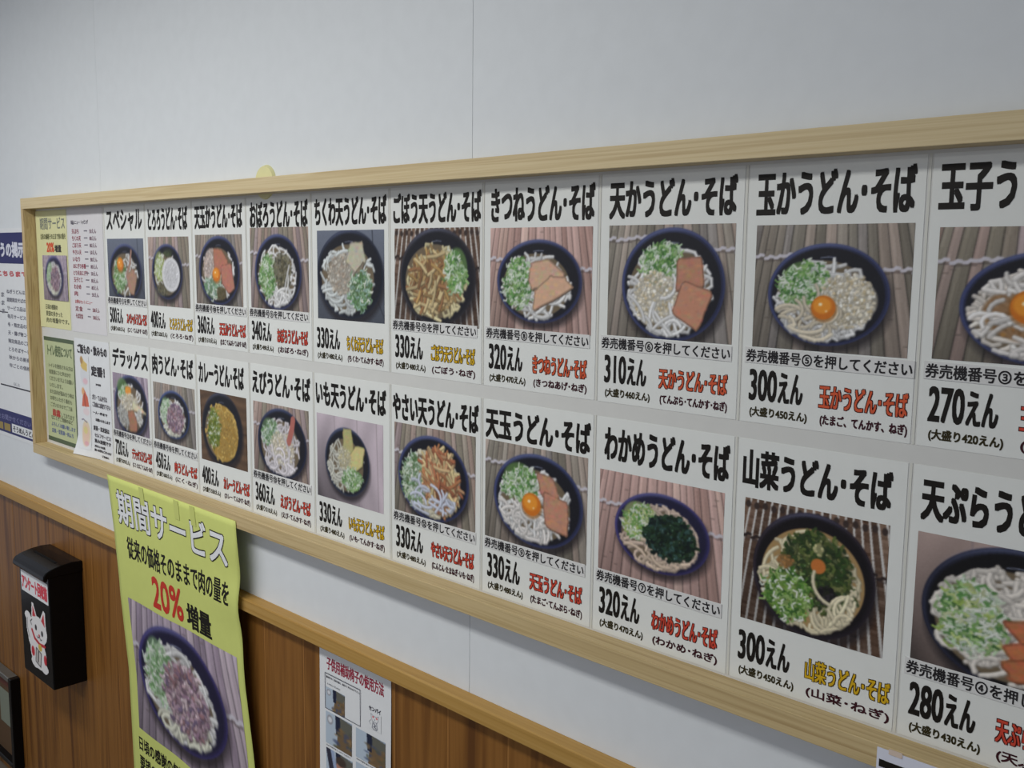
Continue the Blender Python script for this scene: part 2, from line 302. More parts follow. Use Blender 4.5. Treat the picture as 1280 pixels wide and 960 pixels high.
    def inside(px, py, lim=.83): return ((px + .06) / lim) ** 2 + ((py - .10) / (lim - .02)) ** 2 <= 1
    def pt(ax, ay, rrx, rry):
        for _ in range(30):
            a, r = rg.random() * 6.283, math.sqrt(rg.random())
            x, y = ax + rrx * r * math.cos(a), ay + rry * r * math.sin(a)
            if inside(x, y): return x, y
        return ax, ay
    sc_ = R
    for op in DISH[dish]:
        k = op[0]
        if k == 'N':
            _, ax, ay, r, n, col = op; n = int(n * 1.15); col = tuple(v * 1.04 for v in col)
            for _i in range(n):
                x, y = pt(ax, ay, r, r); th = rg.random() * 6.283; cur = rg.uniform(-.55, .55); P = []
                for s in range(8):
                    if inside(x, y, .84): P.append((bx(x), by(y)))
                    else: th += 1.2
                    x += .085 * math.cos(th); y += .085 * math.sin(th); th += cur
                f = rg.uniform(.86, 1.05); cc = tuple(v * f for v in col)
                c.line([(a + .7, b + 1) for a, b in P], sc_ * .038, tuple(v * .70 for v in cc), .40); c.line(P, sc_ * .025, cc, .92)
                c.line([(a, b - sc_ * .008) for a, b in P], sc_ * .011, tuple(min(255, v * 1.12) for v in cc), .8)
        elif k in 'GFMS':
            _, ax, ay, ra, rb, n, cols = op
            c.ell(bx(ax), by(ay), R * ra * .9, RY * rb * .9, tuple(v * .84 for v in cols[0]), 4, .75)
            for _i in range(int(n * 1.6)):
                x, y = pt(ax, ay, ra, rb); col = rg.choice(cols); f = rg.uniform(.85, 1.1); col = tuple(v * f for v in col); th = rg.random() * 6.283
                if k == 'G':
                    if rg.random() < .24: col = rg.choice([(214, 222, 208), (196, 210, 186), (222, 226, 216)])
                    l = rg.uniform(.025, .075); P = [(bx(x), by(y)), (bx(x + l * math.cos(th)), by(y + l * math.sin(th))), (bx(x + l * 1.7 * math.cos(th + .8)), by(y + l * 1.7 * math.sin(th + .8)))]
                    c.line([(a + .8, b + 1) for a, b in P], sc_ * .016, tuple(v * .75 for v in col), .3); c.line(P, sc_ * .0125, col)
                elif k == 'F':
                    c.ell(bx(x) + 1, by(y) + 1.2, sc_ * .03, sc_ * .026, tuple(v * .74 for v in col), 1.5, .4); c.ell(bx(x), by(y), sc_ * rg.uniform(.012, .034), sc_ * rg.uniform(.012, .03), tuple(min(255, v * 1.05) for v in col), 1.5)
                elif k == 'M':
                    l = rg.uniform(.02, .06); P = [(bx(x), by(y)), (bx(x + l * math.cos(th)), by(y + l * math.sin(th))), (bx(x + l * 1.8 * math.cos(th + .5)), by(y + l * 1.8 * math.sin(th + .5)))]
                    c.line([(a + 1, b + 1.5) for a, b in P], sc_ * .028, tuple(v * .6 for v in col), .45); c.line(P, sc_ * .020, col)
                    if rg.random() < .2: c.ell(bx(x), by(y), sc_ * .015, sc_ * .012, tuple(min(255, v + 70) for v in col), 1, .8)
                else:
                    th = rg.gauss(1.2, .7); l = rg.uniform(.12, .26); P = [(bx(x - l * math.cos(th)), by(y - l * math.sin(th))), (bx(x), by(y)), (bx(x + l * math.cos(th + .25)), by(y + l * math.sin(th + .25)))]
                    c.line([(a + 1, b + 1.5) for a, b in P], sc_ * .036, tuple(v * .62 for v in col), .7); c.line(P, sc_ * .024, col)
        elif k == 'P':
            P = [(bx(x), by(y)) for x, y in op[1]]; col = tuple(min(255, v * 1.08 + 6) for v in op[2])
            Q = []
            for q in range(len(P)):   # rounded, slightly irregular outline
                a, b, d = P[q - 1], P[q], P[(q + 1) % len(P)]
                for t in (.82, .93): Q.append((a[0] + (b[0] - a[0]) * t + rg.gauss(0, sc_ * .008), a[1] + (b[1] - a[1]) * t + rg.gauss(0, sc_ * .008)))
                for t in (.07, .18, .5): Q.append((b[0] + (d[0] - b[0]) * t + rg.gauss(0, sc_ * .008), b[1] + (d[1] - b[1]) * t + rg.gauss(0, sc_ * .008)))
            P = Q
            c.poly([(x + 2, y + 3) for x, y in P], tuple(v * .35 for v in col), .8)
            c.poly(P, col); c.line(P + P[:1], sc_ * .014, tuple(v * .72 for v in col), .8)
            xs = [p[0] for p in P]; ys = [p[1] for p in P]; M = Canvas(W, H); M.poly(P, (1, 1, 1)); ins = M.m > .5
            for _i in range(110):
                x, y = rg.uniform(min(xs), max(xs)), rg.uniform(min(ys), max(ys))
                if 0 <= int(y) < H and 0 <= int(x) < W and ins[int(y), int(x)]: c.ell(x, y, sc_ * rg.uniform(.012, .05), sc_ * rg.uniform(.01, .03), tuple(min(255, v * rg.choice((.84, .92, 1.08, 1.16))) for v in col), 4, .35)
        elif k == 'E': c.ell(bx(op[1]), by(op[2]), R * op[3], RY * op[4], op[5], 2.5)
        elif k == 'L': c.line([(bx(x), by(y)) for x, y in op[1]], sc_ * op[2], op[3])
        elif k == 'Y':
            x, y, r = op[1:]
            c.ell(bx(x) + 1, by(y) + 3, R * r * 1.12, R * r * 1.02, (150, 95, 40), 3, .6)
            c.ell(bx(x), by(y), R * r, R * r * .92, (205, 115, 35), 1.5); c.ell(bx(x - .02), by(y - .04), R * r * .75, R * r * .62, (232, 150, 50), 5)
            c.ell(bx(x - .05), by(y - .06), R * r * .16, R * r * .12, (255, 235, 190), 1.5); c.ell(bx(x + .05), by(y + .07), R * r * .1, R * r * .08, (255, 230, 180), 1.5, .8)
    c.a += nr.normal(0, 3.5, (H, W, 1))
    im = c.a
    im[1:-1, 1:-1] = (im[1:-1, 1:-1] * 4 + (im[:-2, 1:-1] + im[2:, 1:-1] + im[1:-1, :-2] + im[1:-1, 2:]) * 1.5) / 10
    im[1:-1, 1:-1] = (im[1:-1, 1:-1] * 4 + (im[:-2, 1:-1] + im[2:, 1:-1] + im[1:-1, :-2] + im[1:-1, 2:]) * 1.5) / 10
    return c.half()[0]

# ------------------------------------------------------------------ materials
M_WALL = mat('painted_wall_board', (215, 219, 222), 0.62, 0.25)
M_CARD = mat('laminated_card', (224, 226, 222), 0.38, 0.35)
M_CARD_EDGE = mat('card_pocket', (212, 212, 203), 0.35, 0.4)
M_BACK = mat('backing_board', (210, 210, 206), 0.5)
M_STRIP = mat('sticker_paper', (214, 214, 212), 0.5)
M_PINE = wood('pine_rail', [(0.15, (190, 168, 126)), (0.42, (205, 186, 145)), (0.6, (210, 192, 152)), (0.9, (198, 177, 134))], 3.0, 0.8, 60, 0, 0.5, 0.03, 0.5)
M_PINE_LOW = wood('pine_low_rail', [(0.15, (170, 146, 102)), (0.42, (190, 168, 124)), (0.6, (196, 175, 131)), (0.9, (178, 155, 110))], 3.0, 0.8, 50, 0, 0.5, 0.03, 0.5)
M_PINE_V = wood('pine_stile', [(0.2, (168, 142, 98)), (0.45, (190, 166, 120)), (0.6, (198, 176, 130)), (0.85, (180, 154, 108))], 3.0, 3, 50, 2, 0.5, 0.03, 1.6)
M_DADO = wood('dado_cap_wood', [(0.2, (156, 118, 56)), (0.5, (172, 134, 70)), (0.8, (180, 144, 82))], 3.0, 0.8, 70, 0, 0.5, 0.02, 0.4, 0.10)
M_WAINS = wood('wainscot_wood', [(0.2, (92, 56, 22)), (0.42, (122, 80, 34)), (0.6, (136, 92, 42)), (0.85, (108, 68, 27))], 2.2, 0.7, 16, 2, 0.45, 0.09, 1.0, 0.13)
M_JOINT = mat('wainscot_joint', (150, 104, 52), 0.6)
M_BLACK = mat('black_gloss_plastic', (12, 11, 12), 0.22, 0.16)
M_YELLOW = mat('yellow_paper', (203, 211, 120), 0.6)
M_YELLOW2 = mat('pale_yellow_paper', (216, 214, 164), 0.6)
M_WHITE = mat('white_paper', (222, 224, 226), 0.55)
M_GREEN = mat('green_paper', (186, 194, 152), 0.6)
M_DGREEN = mat('dark_green_print', (84, 98, 76), 0.6)
M_NAVY = mat('navy_print', (36, 38, 96), 0.5)
K = (26, 22, 18); RED = (200, 70, 52); ORANGE = (208, 90, 56); YEL = (206, 166, 28)

# ------------------------------------------------------------------ the setting
FLOOR, CEIL = -1.80, 0.75
wall = box('wall_back', -2.4, 4.6, 0.012, 0.14, FLOOR, CEIL, mat('wall_core', (170, 168, 160), .7)); tag(wall, kind='structure')
edges = [-2.4, -1.09, 0.219, 1.5295, 2.84, 4.6]
for a, b in zip(edges[:-1], edges[1:]):
    box('wall_panel', a + .0004, b - .0004, 0.0, 0.012, -0.8198, CEIL, M_WALL, wall, 0.0002, 1)
for e in edges[1:-1]: box('joint_filler', e - .001, e + .001, .0006 if e > 1 else .0003, .0119, -.8198, CEIL, mat('joint_filler', (176, 180, 182), .7), wall)
x = -2.32; n = 0
while x < 4.5:
    box('wainscot_board', x + .0008, x + .1408 - .0008, -0.004, 0.012, FLOOR + .0, -0.8472, M_WAINS, wall, 0.0012, 1); x += .1408; n += 1
box('joint_backing', -2.4, 4.6, -0.0036, 0.0119, FLOOR, -0.848, M_JOINT, wall)
cap = box('trim_1', -2.4, 4.6, -0.0274, 0.0119, -0.8472, -0.8198, M_DADO, None, 0.0022, 2); tag(cap, kind='structure')
floor = box('floor', -2.4, 4.6, -4.2, 0.14, FLOOR - .05, FLOOR, mat('vinyl_floor', (104, 96, 86), .5)); tag(floor, kind='structure')
ceil = box('ceiling', -2.4, 4.6, -4.2, 0.14, CEIL, CEIL + .05, mat('ceiling_board', (215, 216, 212), .8)); tag(ceil, kind='structure')

# ------------------------------------------------------------------ the framed menu board
board = empty('menu_board', (-0.207, 0, -0.6691))
tag(board, 'long pine framed white board on the wall that holds all the dish cards', 'board')
FX0, FX1, FD = -0.207, 2.475, 0.0364
box('backing_panel', FX0 + .01, FX1 - .01, -0.0029, -0.0004, -0.655, 0.018, M_BACK, board)
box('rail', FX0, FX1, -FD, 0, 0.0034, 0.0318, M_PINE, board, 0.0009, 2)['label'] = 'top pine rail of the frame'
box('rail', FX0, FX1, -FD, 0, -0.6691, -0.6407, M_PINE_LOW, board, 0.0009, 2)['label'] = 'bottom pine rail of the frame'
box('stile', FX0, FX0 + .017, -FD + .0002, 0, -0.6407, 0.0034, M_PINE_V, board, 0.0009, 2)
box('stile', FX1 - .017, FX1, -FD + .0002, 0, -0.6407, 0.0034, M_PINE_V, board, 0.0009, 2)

DX = {-1: .015, 0: .0166, 1: .013, 2: .005, 3: -.001, 4: -.006, 5: -.005, 6: -.001, 7: .001, 8: .004, 9: .006, 10: -.001, 11: 0}
PX = lambda k: k * .2225 + DX[k]
for k in range(1, 11):    # clear-edged pocket strips between the columns
    for zz in (0, -.329):
        box('divider', PX(k) - .0012, PX(k) + .0012, -0.0034, -0.0029, -.3085 + zz, .0 + zz, M_CARD_EDGE, board)

CARD_Y = -0.0034
# row, column, photo (x0 x1 z_top z_bottom), bowl (L R T B), title z, background, seed
CARDS = [
 (0, 1, 'special', (.027, .217, -.078, -.222), (.036, .203, -.092, -.220), (.027, .214), 'slate', 'スペシャル', '500えん', '大盛り650えん', 'スペシャルうどん・そば', RED, '(にく・てんかす・ねぎ)', '①', 'leftmost dish card of the top row, egg and tofu bowl on grey', {}),
 (0, 2, 'tororo', (.018, .206, -.075, -.230), (.035, .175, -.092, -.211), (.021, .204), 'slat', 'とろろうどん・そば', '400えん', '大盛り550えん', 'とろろうどん・そば', YEL, '(とろろ・ねぎ)', None, 'menu card showing a dark bowl topped with a smooth white mound of grated yam', {}),
 (0, 3, 'tentamaka', (.012, .200, -.072, -.219), (.027, .188, -.076, -.214), (.012, .204), 'slat2', '天玉かうどん・そば', '360えん', '大盛り510えん', '天玉かうどん・そば', RED, '(たまご・てんぷら・てんかす・ねぎ)', '⑩', 'top row card at 360 yen with two reddish tofu slabs and small yolk', {}),
 (0, 4, 'oboro', (.008, .208, -.060, -.218), (.025, .184, -.074, -.216), (.009, .208), 'slat', 'おぼろうどん・そば', '340えん', '大盛り490えん', 'おぼろうどん・そば', RED, '(おぼろ・ねぎ)', '⑨', 'menu card at 340 yen, bowl with dark shredded kelp over white noodles', {}),
 (0, 5, 'chikuwa', (.013, .207, -.068, -.227), (.013, .204, -.068, -.222), (.006, .214), 'slate', 'ちくわ天うどん・そば', '330えん', '大盛り480えん', 'ちくわ天うどん・そば', YEL, '(ちくわ・てんかす・ねぎ)', None, 'menu card whose photo has a wide black bowl on slate blue boards', {'rim': (30, 34, 48)}),
 (0, 6, 'gobou', (.012, .216, -.067, -.222), (.027, .207, -.068, -.220), (.009, .219), 'dslat', 'ごぼう天うどん・そば', '330えん', '大盛り480えん', 'ごぼう天うどん・そば', YEL, '(ごぼう・ねぎ)', '⑪', 'top row card showing golden burdock fritter strips in a black bowl', {'rim': (42, 40, 46)}),
 (0, 7, 'kitsune', (.0165, .215, -.069, -.219), (.032, .197, -.087, -.206), (.017, .218), 'pink', 'きつねうどん・そば', '320えん', '大盛り470えん', 'きつねうどん・そば', ORANGE, '(きつねあげ・ねぎ)', '⑧', 'menu card showing a folded triangle of fried tofu beside green onion', {}),
 (0, 8, 'tenka', (.021, .2155, -.0685, -.216), (.045, .203, -.073, -.216), (.020, .216), 'slat2', '天かうどん・そば', '310えん', '大盛り460えん', '天かうどん・そば', ORANGE, '(てんぷら・てんかす・ねぎ)', '⑥', 'menu card at 310 yen, bowl with two brown square slabs and pale batter flakes', {'rope': .12}),
 (0, 9, 'tamaka', (.0215, .2095, -.0715, -.216), (.0402, .1867, -.0932, -.2073), (.0195, .2085), 'slat2', '玉かうどん・そば', '300えん', '大盛り450えん', '玉かうどん・そば', ORANGE, '(たまご、てんかす、ねぎ)', '⑤', 'top row card at 300 yen, egg yolk between green onion and pale flakes', {'rope': .25}),
 (0, 10, 'tamago', (.013, .208, -.0765, -.214), (.038, .200, -.101, -.212), (.0095, .208), 'slat', '玉子うどん・そば', '270えん', '大盛り420えん', '玉子うどん・そば', RED, '(たまご・ねぎ)', '③', 'top row card at 270 yen, cut off by the right picture edge', {'rope': .25}),
 (1, 1, 'deluxe', (.0265, .214, -.404, -.548), (.036, .208, -.406, -.551), (.030, .217), 'lilac', 'デラックス', '720えん', '大盛り870えん', 'デラックスうどん・そば', RED, '(にく・たまご・てんぷら・ねぎ)', '②', 'menu card with a five-character title, leftmost dish card of the bottom row', {}),
 (1, 2, 'niku', (.018, .212, -.407, -.542), (.040, .185, -.422, -.529), (.017, .209), 'slat2', '肉うどん・そば', '450えん', '大盛り600えん', '肉うどん・そば', RED, '(にく・ねぎ)', '⑭', 'menu card at 450 yen, small bowl heaped with mauve brown meat', {'rim': (45, 62, 110)}),
 (1, 3, 'curry', (.0135, .202, -.404, -.5575), (.021, .184, -.404, -.557), (.010, .195), 'darkwood', 'カレーうどん・そば', '400えん', '大盛り550えん', 'カレーうどん・そば', RED, '(カレー・てんかす・ねぎ)', None, 'menu card showing yellow curry noodles in a black bowl on dark brown wood', {'rim': (34, 32, 38)}),
 (1, 4, 'ebi', (.0055, .200, -.405, -.552), (.022, .191, -.412, -.548), (.004, .207), 'slat', 'えびうどん・そば', '360えん', '大盛り510えん', 'えびうどん・そば', RED, '(えび・てんかす・ねぎ)', '⑬', 'bottom row card at 360 yen with a red prawn tail standing in the bowl', {'rim': (30, 36, 60)}),
 (1, 5, 'imo', (.004, .201, -.4035, -.561), (.030, .162, -.422, -.546), (.002, .210), 'palewood', 'いも天うどん・そば', '330えん', '大盛り480えん', 'いも天うどん・そば', YEL, '(いも・てんかす・ねぎ)', None, 'menu card showing yellow potato fritters in a narrow bowl on pale lilac wood', {'rim': (40, 46, 66)}),
 (1, 6, 'yasai', (.0095, .2095, -.3925, -.5535), (.020, .194, -.406, -.546), (.005, .216), 'slat', 'やさい天うどん・そば', '330えん', '大盛り480えん', 'やさい天うどん・そば', RED, '(にんじん・たまねぎ・いも・ねぎ)', '⑫', 'menu card in the bottom row showing a round orange vegetable fritter of crossed strips', {}),
 (1, 7, 'tentama2', (.009, .215, -.392, -.548), (.029, .207, -.402, -.540), (.009, .219), 'slat2', '天玉うどん・そば', '330えん', '大盛り480えん', '天玉うどん・そば', RED, '(たまご・てんぷら・ねぎ)', '⑨', 'menu card in the bottom row with an egg yolk beside two large brown tofu slabs', {'rope': .2}),
 (1, 8, 'wakame', (.0145, .2145, -.403, -.549), (.043, .195, -.422, -.529), (.021, .220), 'pink', 'わかめうどん・そば', '320えん', '大盛り470えん', 'わかめうどん・そば', RED, '(わかめ・ねぎ)', '⑦', 'menu card showing a heap of very dark green seaweed on a pinkish mat', {'rim': (54, 50, 98), 'inner': (34, 32, 58)}),
 (1, 9, 'sansai', (.021, .2025, -.4025, -.5565), (.036, .190, -.407, -.556), (.016, .203), 'dslat', '山菜うどん・そば', '300えん', '大盛り450えん', '山菜うどん・そば', YEL, '(山菜・ねぎ)', None, 'bottom row card with dark green mountain vegetables in a black bowl', {'rim': (34, 28, 36), 'inner': (20, 16, 20)}),
 (1, 10, 'tenpura', (.011, .213, -.402, -.549), (.020, .208, -.402, -.552), (.012, .215), 'palewood', '天ぷらうどん・そば', '280えん', '大盛り430えん', '天ぷらうどん・そば', RED, '(天ぷら・ねぎ)', '④', 'bottom row card at 280 yen, cut off by the right picture edge', {'rim': (30, 32, 48), 'inner': (16, 15, 18)}),
]
for row, k, dish, ph, bo, tx, bg, title, price, large, nm, ncol, ingr, no, label, kw in CARDS:
    zo = -.329 * row; X0 = PX(k) + .0032; X1 = PX(k + 1) - .0032; zb = -.3085 + zo; zt = .0 + zo - .0005; G = k * .2225
    card = box('menu_card', X0, X1, CARD_Y, -0.00292, zb, zt, M_CARD, None, 0.00012, 1)
    tag(card, label, 'menu card', 'dish cards on the menu board')
    # printed photograph
    x0, x1, z1, z0 = G + ph[0], G + ph[1], ph[2], ph[3]; wd = x1 - x0
    nx = int({0: 160, 1: 150}[row] * min(1, .36 + k * .072)); ny = max(20, int(nx * (z1 - z0) / wd))
    bx0, bx1, bt, bb = G + bo[0], G + bo[1], bo[2], bo[3]
    img = paint(dish, bg, nx * 2, ny * 2, ((bx0 + bx1) / 2 - x0) / wd, (z1 - (bt + bb) / 2) / wd, (bx1 - bx0) / 2 / wd, (bt - bb) / 2 / wd, k * 7 + row * 100, **kw)
    grid_print('photo', img, x0, x1, z0, z1, card, flat(CARD_Y - .0003))
    ty = CARD_Y - .0003
    zt1, zt0 = (-.0095, -.0605) if row == 0 else (-.3415, -.3890)
    text(title.replace('・', '･'), G + tx[0], G + tx[1], zt0, zt1, ty, K, card, 'title', .00125, .0015)
    P = PX(k); nm = nm.replace('・', '･'); ingr = ingr.replace('・', '･')
    z = lambda v: v + zo
    if no:
        s = box('sticker', P + .0065, P + .2125, CARD_Y - .0009, CARD_Y - .00001, z(-.2365), z(-.2175), M_STRIP, card, .0002, 1)
        s.rotation_euler = (0, math.radians(.35), 0)
        text('券売機番号' + no + 'を押してください', P + .0085, P + .2105, z(-.2348), z(-.2195), CARD_Y - .0012, (40, 38, 40), s, 'lettering', .00032)
    text(price[:-2], P + .0135, P + .0510, z(-.2815), z(-.243), ty, K, card, 'price', .0009, .0010)
    text('えん', P + .0525, P + .0845, z(-.2812), z(-.2445), ty, K, card, 'yen_word', .0009, .0009)
    text('(' + large + ')', P + .0155, P + .091, z(-.3022), z(-.2885), ty, (50, 44, 20), card, 'large_size_price', .00040)
    text(nm, P + .105, P + .2075, z(-.2805), z(-.254), ty, ncol, card, 'dish_name', .0004, outline=.0009, oc=(70, 18, 14) if ncol != YEL else (70, 52, 8))
    text(ingr, P + .107, P + .2085, z(-.3022), z(-.2878), ty, (58, 20, 30), card, 'ingredients', .00042)

# ------------------------------------------------------------------ loose leaflets inside the board, left end
def sheet(name, fn, x0, x1, z0, z1, m, label, cat, nx=8, nz=12, thick=.0005):
    X, Z = np.meshgrid(np.linspace(x0, x1, nx), np.linspace(z1, z0, nz)); V = fn(X.ravel(), Z.ravel(), 0.0)
    F = [(r * nx + c + nx, r * nx + c + nx + 1, r * nx + c + 1, r * nx + c) for r in range(nz - 1) for c in range(nx - 1)]
    r = Vector(V[-nx]); o = bpy.data.objects.new(name, bpy.data.meshes.new(name)); COL.objects.link(o)
    o.location = r; o.data.from_pydata((V - np.array(r)).tolist(), [], F); o.data.materials.append(m)
    md = o.modifiers.new('thick', 'SOLIDIFY'); md.thickness = thick; md.offset = -1
    tag(o, label, cat); return o
fl = flat(-.0036); Y = -.0036
ye = sheet('leaflet', lambda X, Z, o: np.stack([X, -.0036 - o - .004 * np.clip((-.150 - X) / .05, 0, 1) ** 2, Z], 1), -.187, .0115, -.3155, -.0008, M_YELLOW2, 'small pale yellow leaflet with a bowl photo, inside the upper left frame corner', 'leaflet')
text('期間サービス', -.165, .001, -.052, -.020, Y, (120, 125, 120), ye, 'lettering', .0004, off=.0004)
text('従来の価格そのままで肉の量を', -.165, .004, -.078, -.062, Y, (90, 92, 60), ye, 'lettering', .0002, off=.0004)
text('20%', -.125, -.075, -.112, -.086, Y, (214, 90, 60), ye, 'lettering', .0012, off=.0004)
text('増量', -.072, -.028, -.112, -.092, Y, (60, 55, 50), ye, 'lettering', .0008, off=.0004)
img = paint('niku', 'lilac', 90, 66, .47, .34, .36, .315, 5, rim=(62, 58, 110), inner=(36, 34, 62))
grid_print('photo', img, -.155, .006, -.240, -.120, ye, lambda X, Z, o: np.stack([X, np.full_like(X, -.0052), Z], 1))
for i, (s_, wv) in enumerate((('日頃の感謝の', .06), ('要望の多かった', .09), ('肉の増量中です。', .13))):
    text(s_, -.150, -.150 + wv + .02, -.266 - i * .018, -.252 - i * .018, Y, (90, 92, 70), ye, 'lettering', .0002, off=.0004)
pl = sheet('price_list', fl, .022, .2275, -.3165, -.0008, mat('grey_white_paper', (214, 212, 214), .55), 'white price list with a column of small red item names, beside the yellow leaflet', 'price list')
text('単品メニュー・トッピング', .040, .145, -.041, -.030, Y, (90, 84, 96), pl, 'lettering', .0003, off=.0004)
rows_ = ['天ぷら', 'ちくわ天', 'ごぼう天', 'やさい天', 'いなり', 'おにぎり各種', 'とり天おにぎり', '玉子とじ', 'わかめ', '肉']
for i, r_ in enumerate(rows_):
    zz = -.052 - i * .0176
    text(r_, .044, .044 + .011 * len(r_) + .01, zz - .0125, zz, Y, (150, 70, 84), pl, 'item_name', .0003, off=.0004)
    text('ー', .118, .138, zz - .007, zz - .004, Y, (120, 115, 125), pl, 'dash', .0002, off=.0004)
    text('%dえん' % (80 if i % 3 else 50), .150, .190, zz - .012, zz - .001, Y, (120, 88, 104), pl, 'item_price', .0002, off=.0004)
text('お得なセットメニュー', .046, .150, -.2425, -.2325, Y, (185, 90, 90), pl, 'lettering', .0002, off=.0004)
for i, r_ in enumerate(('定食', 'そば定食')):
    zz = -.249 - i * .019
    text(r_, .046, .09, zz - .0135, zz, Y, (140, 76, 84), pl, 'item_name', .0003, off=.0004)
    text('ー', .12, .138, zz - .007, zz - .004, Y, (120, 115, 125), pl, 'dash', .0002, off=.0004)
    text('500えん', .150, .190, zz - .012, zz - .001, Y, (140, 80, 90), pl, 'item_price', .0002, off=.0004)
gr = sheet('notice_sheet', fl, -.176, .022, -.6315, -.3415, M_GREEN, 'pale green notice with dark green bands, inside the lower left frame corner', 'notice')
box('band', -.176, .022, -.0042, -.0038, -.352, -.3415, M_DGREEN, gr); box('band', -.176, .022, -.0042, -.0038, -.6315, -.620, M_DGREEN, gr)
box('border', .0185, .0225, -.0043, -.0038, -.6315, -.3415, M_DGREEN, gr)
text('トイレ使用について', -.155, .008, -.393, -.362, Y, (104, 118, 88), gr, 'lettering', .0008, off=.0004)
gl = ['トイレを使用される方は', '従業員にひと声おかけ', 'くださいますようお願い', 'いたします。', 'また店内が混み合う時は', 'お待ちいただく場合も', 'ございますのでご了承', '', 'なにとぞご理解のほど', 'よろしくお願い致します', '店長・従業員一同より']
for i, s_ in enumerate(gl):
    zz = -.413 - i * .0182
    if s_: text(s_, -.150, -.150 + .0145 * len(s_), zz - .0125, zz, Y, (100, 112, 150) if i > 8 else (122, 128, 100), gr, 'lettering', .0003, off=.0004)
text('注意', -.140, -.086, -.560, -.540, Y, (176, 66, 60), gr, 'lettering', .0022, off=.0004)
text('しております', -.080, .006, -.558, -.545, Y, (122, 128, 100), gr, 'lettering', .0003, off=.0004)
tf = lambda X, Z, o: np.stack([X, -.0036 - o - .020 * np.clip((-.57 - Z) / .07, 0, 1) ** 2 * np.clip((.17 - X) / .16, 0, 1) ** 1.2, Z], 1)
te = sheet('menu_sheet', tf, .028, .2335, -.6395, -.3335, M_WHITE, 'white sheet with three small food drawings, beside the green notice', 'leaflet', 14, 20)
tt = lambda s_, a, b, c_, d, col=(60, 56, 60), bo_=.0004: text(s_, a, b, c_, d, 0, col, te, 'lettering', bo_, fn=tf, off=.0008)
tt('ご飯もの・飲みもの', .045, .222, -.372, -.347, bo_=.0007)
tt('定番！', .125, .205, -.425, -.398, bo_=.0012); tt('かき氷', .15, .18, -.448, -.442)
tt('ガリ・てんかすは', .125, .212, -.486, -.472, (110, 106, 112)); tt('ご自由にお取り下さい', .125, .230, -.505, -.491, (100, 96, 102))
tt('一人一杯まで', .125, .21, -.523, -.515); tt('お願いいたします', .14, .225, -.541, -.533)
tt('麦茶・玄米茶は', .125, .218, -.566, -.553); tt('セルフサービス', .13, .225, -.583, -.572, (110, 106, 112)); tt('飲み放題です', .13, .225, -.598, -.587)
tt('冷たいお茶', .13, .19, -.610, -.603); tt('熱いお茶もございます', .13, .225, -.620, -.613); tt('ご自由に', .17, .21, -.632, -.626)
def drawing(z0, cols, kind):
    c = Canvas(60, 84, (222, 224, 226))
    if kind == 0: c.ell(30, 52, 22, 28, (214, 216, 220), 3); c.poly([(12, 30), (20, 4), (34, 16), (50, 22), (48, 42), (24, 38)], (214, 186, 110)); c.ell(18, 14, 8, 10, (176, 140, 92), 3); c.ell(36, 68, 14, 8, (224, 190, 198), 4)
    if kind == 1: c.poly([(10, 54), (24, 4), (46, 28), (52, 52)], (206, 104, 78)); c.ell(20, 14, 8, 10, (222, 170, 120), 4); c.line([(26, 20), (30, 52)], 2, (150, 80, 70)); c.ell(34, 66, 18, 10, (226, 210, 212), 4)
    if kind == 2: c.ell(30, 42, 24, 34, (222, 206, 178), 4); c.ell(28, 44, 18, 26, (226, 196, 176), 6); c.ell(26, 34, 12, 10, (220, 206, 140), 5); c.line([(6, 8), (16, 6), (26, 10), (36, 12)], 1.5, (120, 114, 130)); c.ell(34, 68, 12, 6, (222, 170, 176), 4)
    grid_print('drawing', c.half()[0], .050, .112, z0 - .082, z0, te, lambda X, Z, o: tf(X, Z, .0008))
for i, z_ in enumerate((-.376, -.458, -.540)): drawing(z_, None, i)

# ------------------------------------------------------------------ notice poster on the wall left of the board
no_ = empty('wall_poster', (-1.12, 0, -.668)); tag(no_, 'white wall poster with navy heading band, partly hidden by the left frame end', 'poster')
NX1 = -.268
box('sheet', -1.12, NX1, -.0012, -.0002, -.668, -.044, M_WHITE, no_)
box('heading_band', -1.12, NX1 - .006, -.0016, -.0012, -.1455, -.0567, M_NAVY, no_)
text('きょうの掲示', -.575, -.292, -.128, -.083, -.0019, (214, 216, 228), no_, 'lettering', .002)
text('お気づきの点はこちらまで', -.86, -.28, -.184, -.166, -.0015, (190, 96, 100), no_, 'lettering', .0012)
ln = ['ねぎうどんは人気', '期間限定そばの販売', 'サービス品は平日', '毎月サービスの日', '冬・限定品の案内', '天・揚げ物コーナ', '限定商品のご案内', 'とろそばサービス', '秋からの新商品', '年ごとの価格改']
for i, s_ in enumerate(ln):
    zz = -.2205 - i * .0243; xx = -.447 - i * .0010
    text(s_, xx, xx + .19, zz - .013, zz, -.0015, (104, 104, 116), no_, 'lettering', .0004)
    if i < 3: text('そうま', xx - .12, xx - .02, zz - .024, zz - .010, -.0015, (110, 110, 120), no_, 'lettering', .0004)
box('rule', -.60, -.445, -.0015, -.0012, -.2905, -.2875, mat('ink_dark', (50, 48, 58)), no_)
box('rule', -.5376, NX1 - .012, -.0015, -.0012, -.5125, -.5085, mat('ink_dark', (50, 48, 58)), no_)
text('以上', -.43, -.38, -.505, -.495, -.0015, (130, 130, 140), no_, 'lettering', .0002)
box('footer_band', -1.12, NX1 - .006, -.0016, -.0012, -.657, -.5874, M_NAVY, no_)
text('お客様のご意見をお聞かせください', -.78, -.31, -.618, -.600, -.0019, (120, 120, 160), no_, 'lettering', .0004)
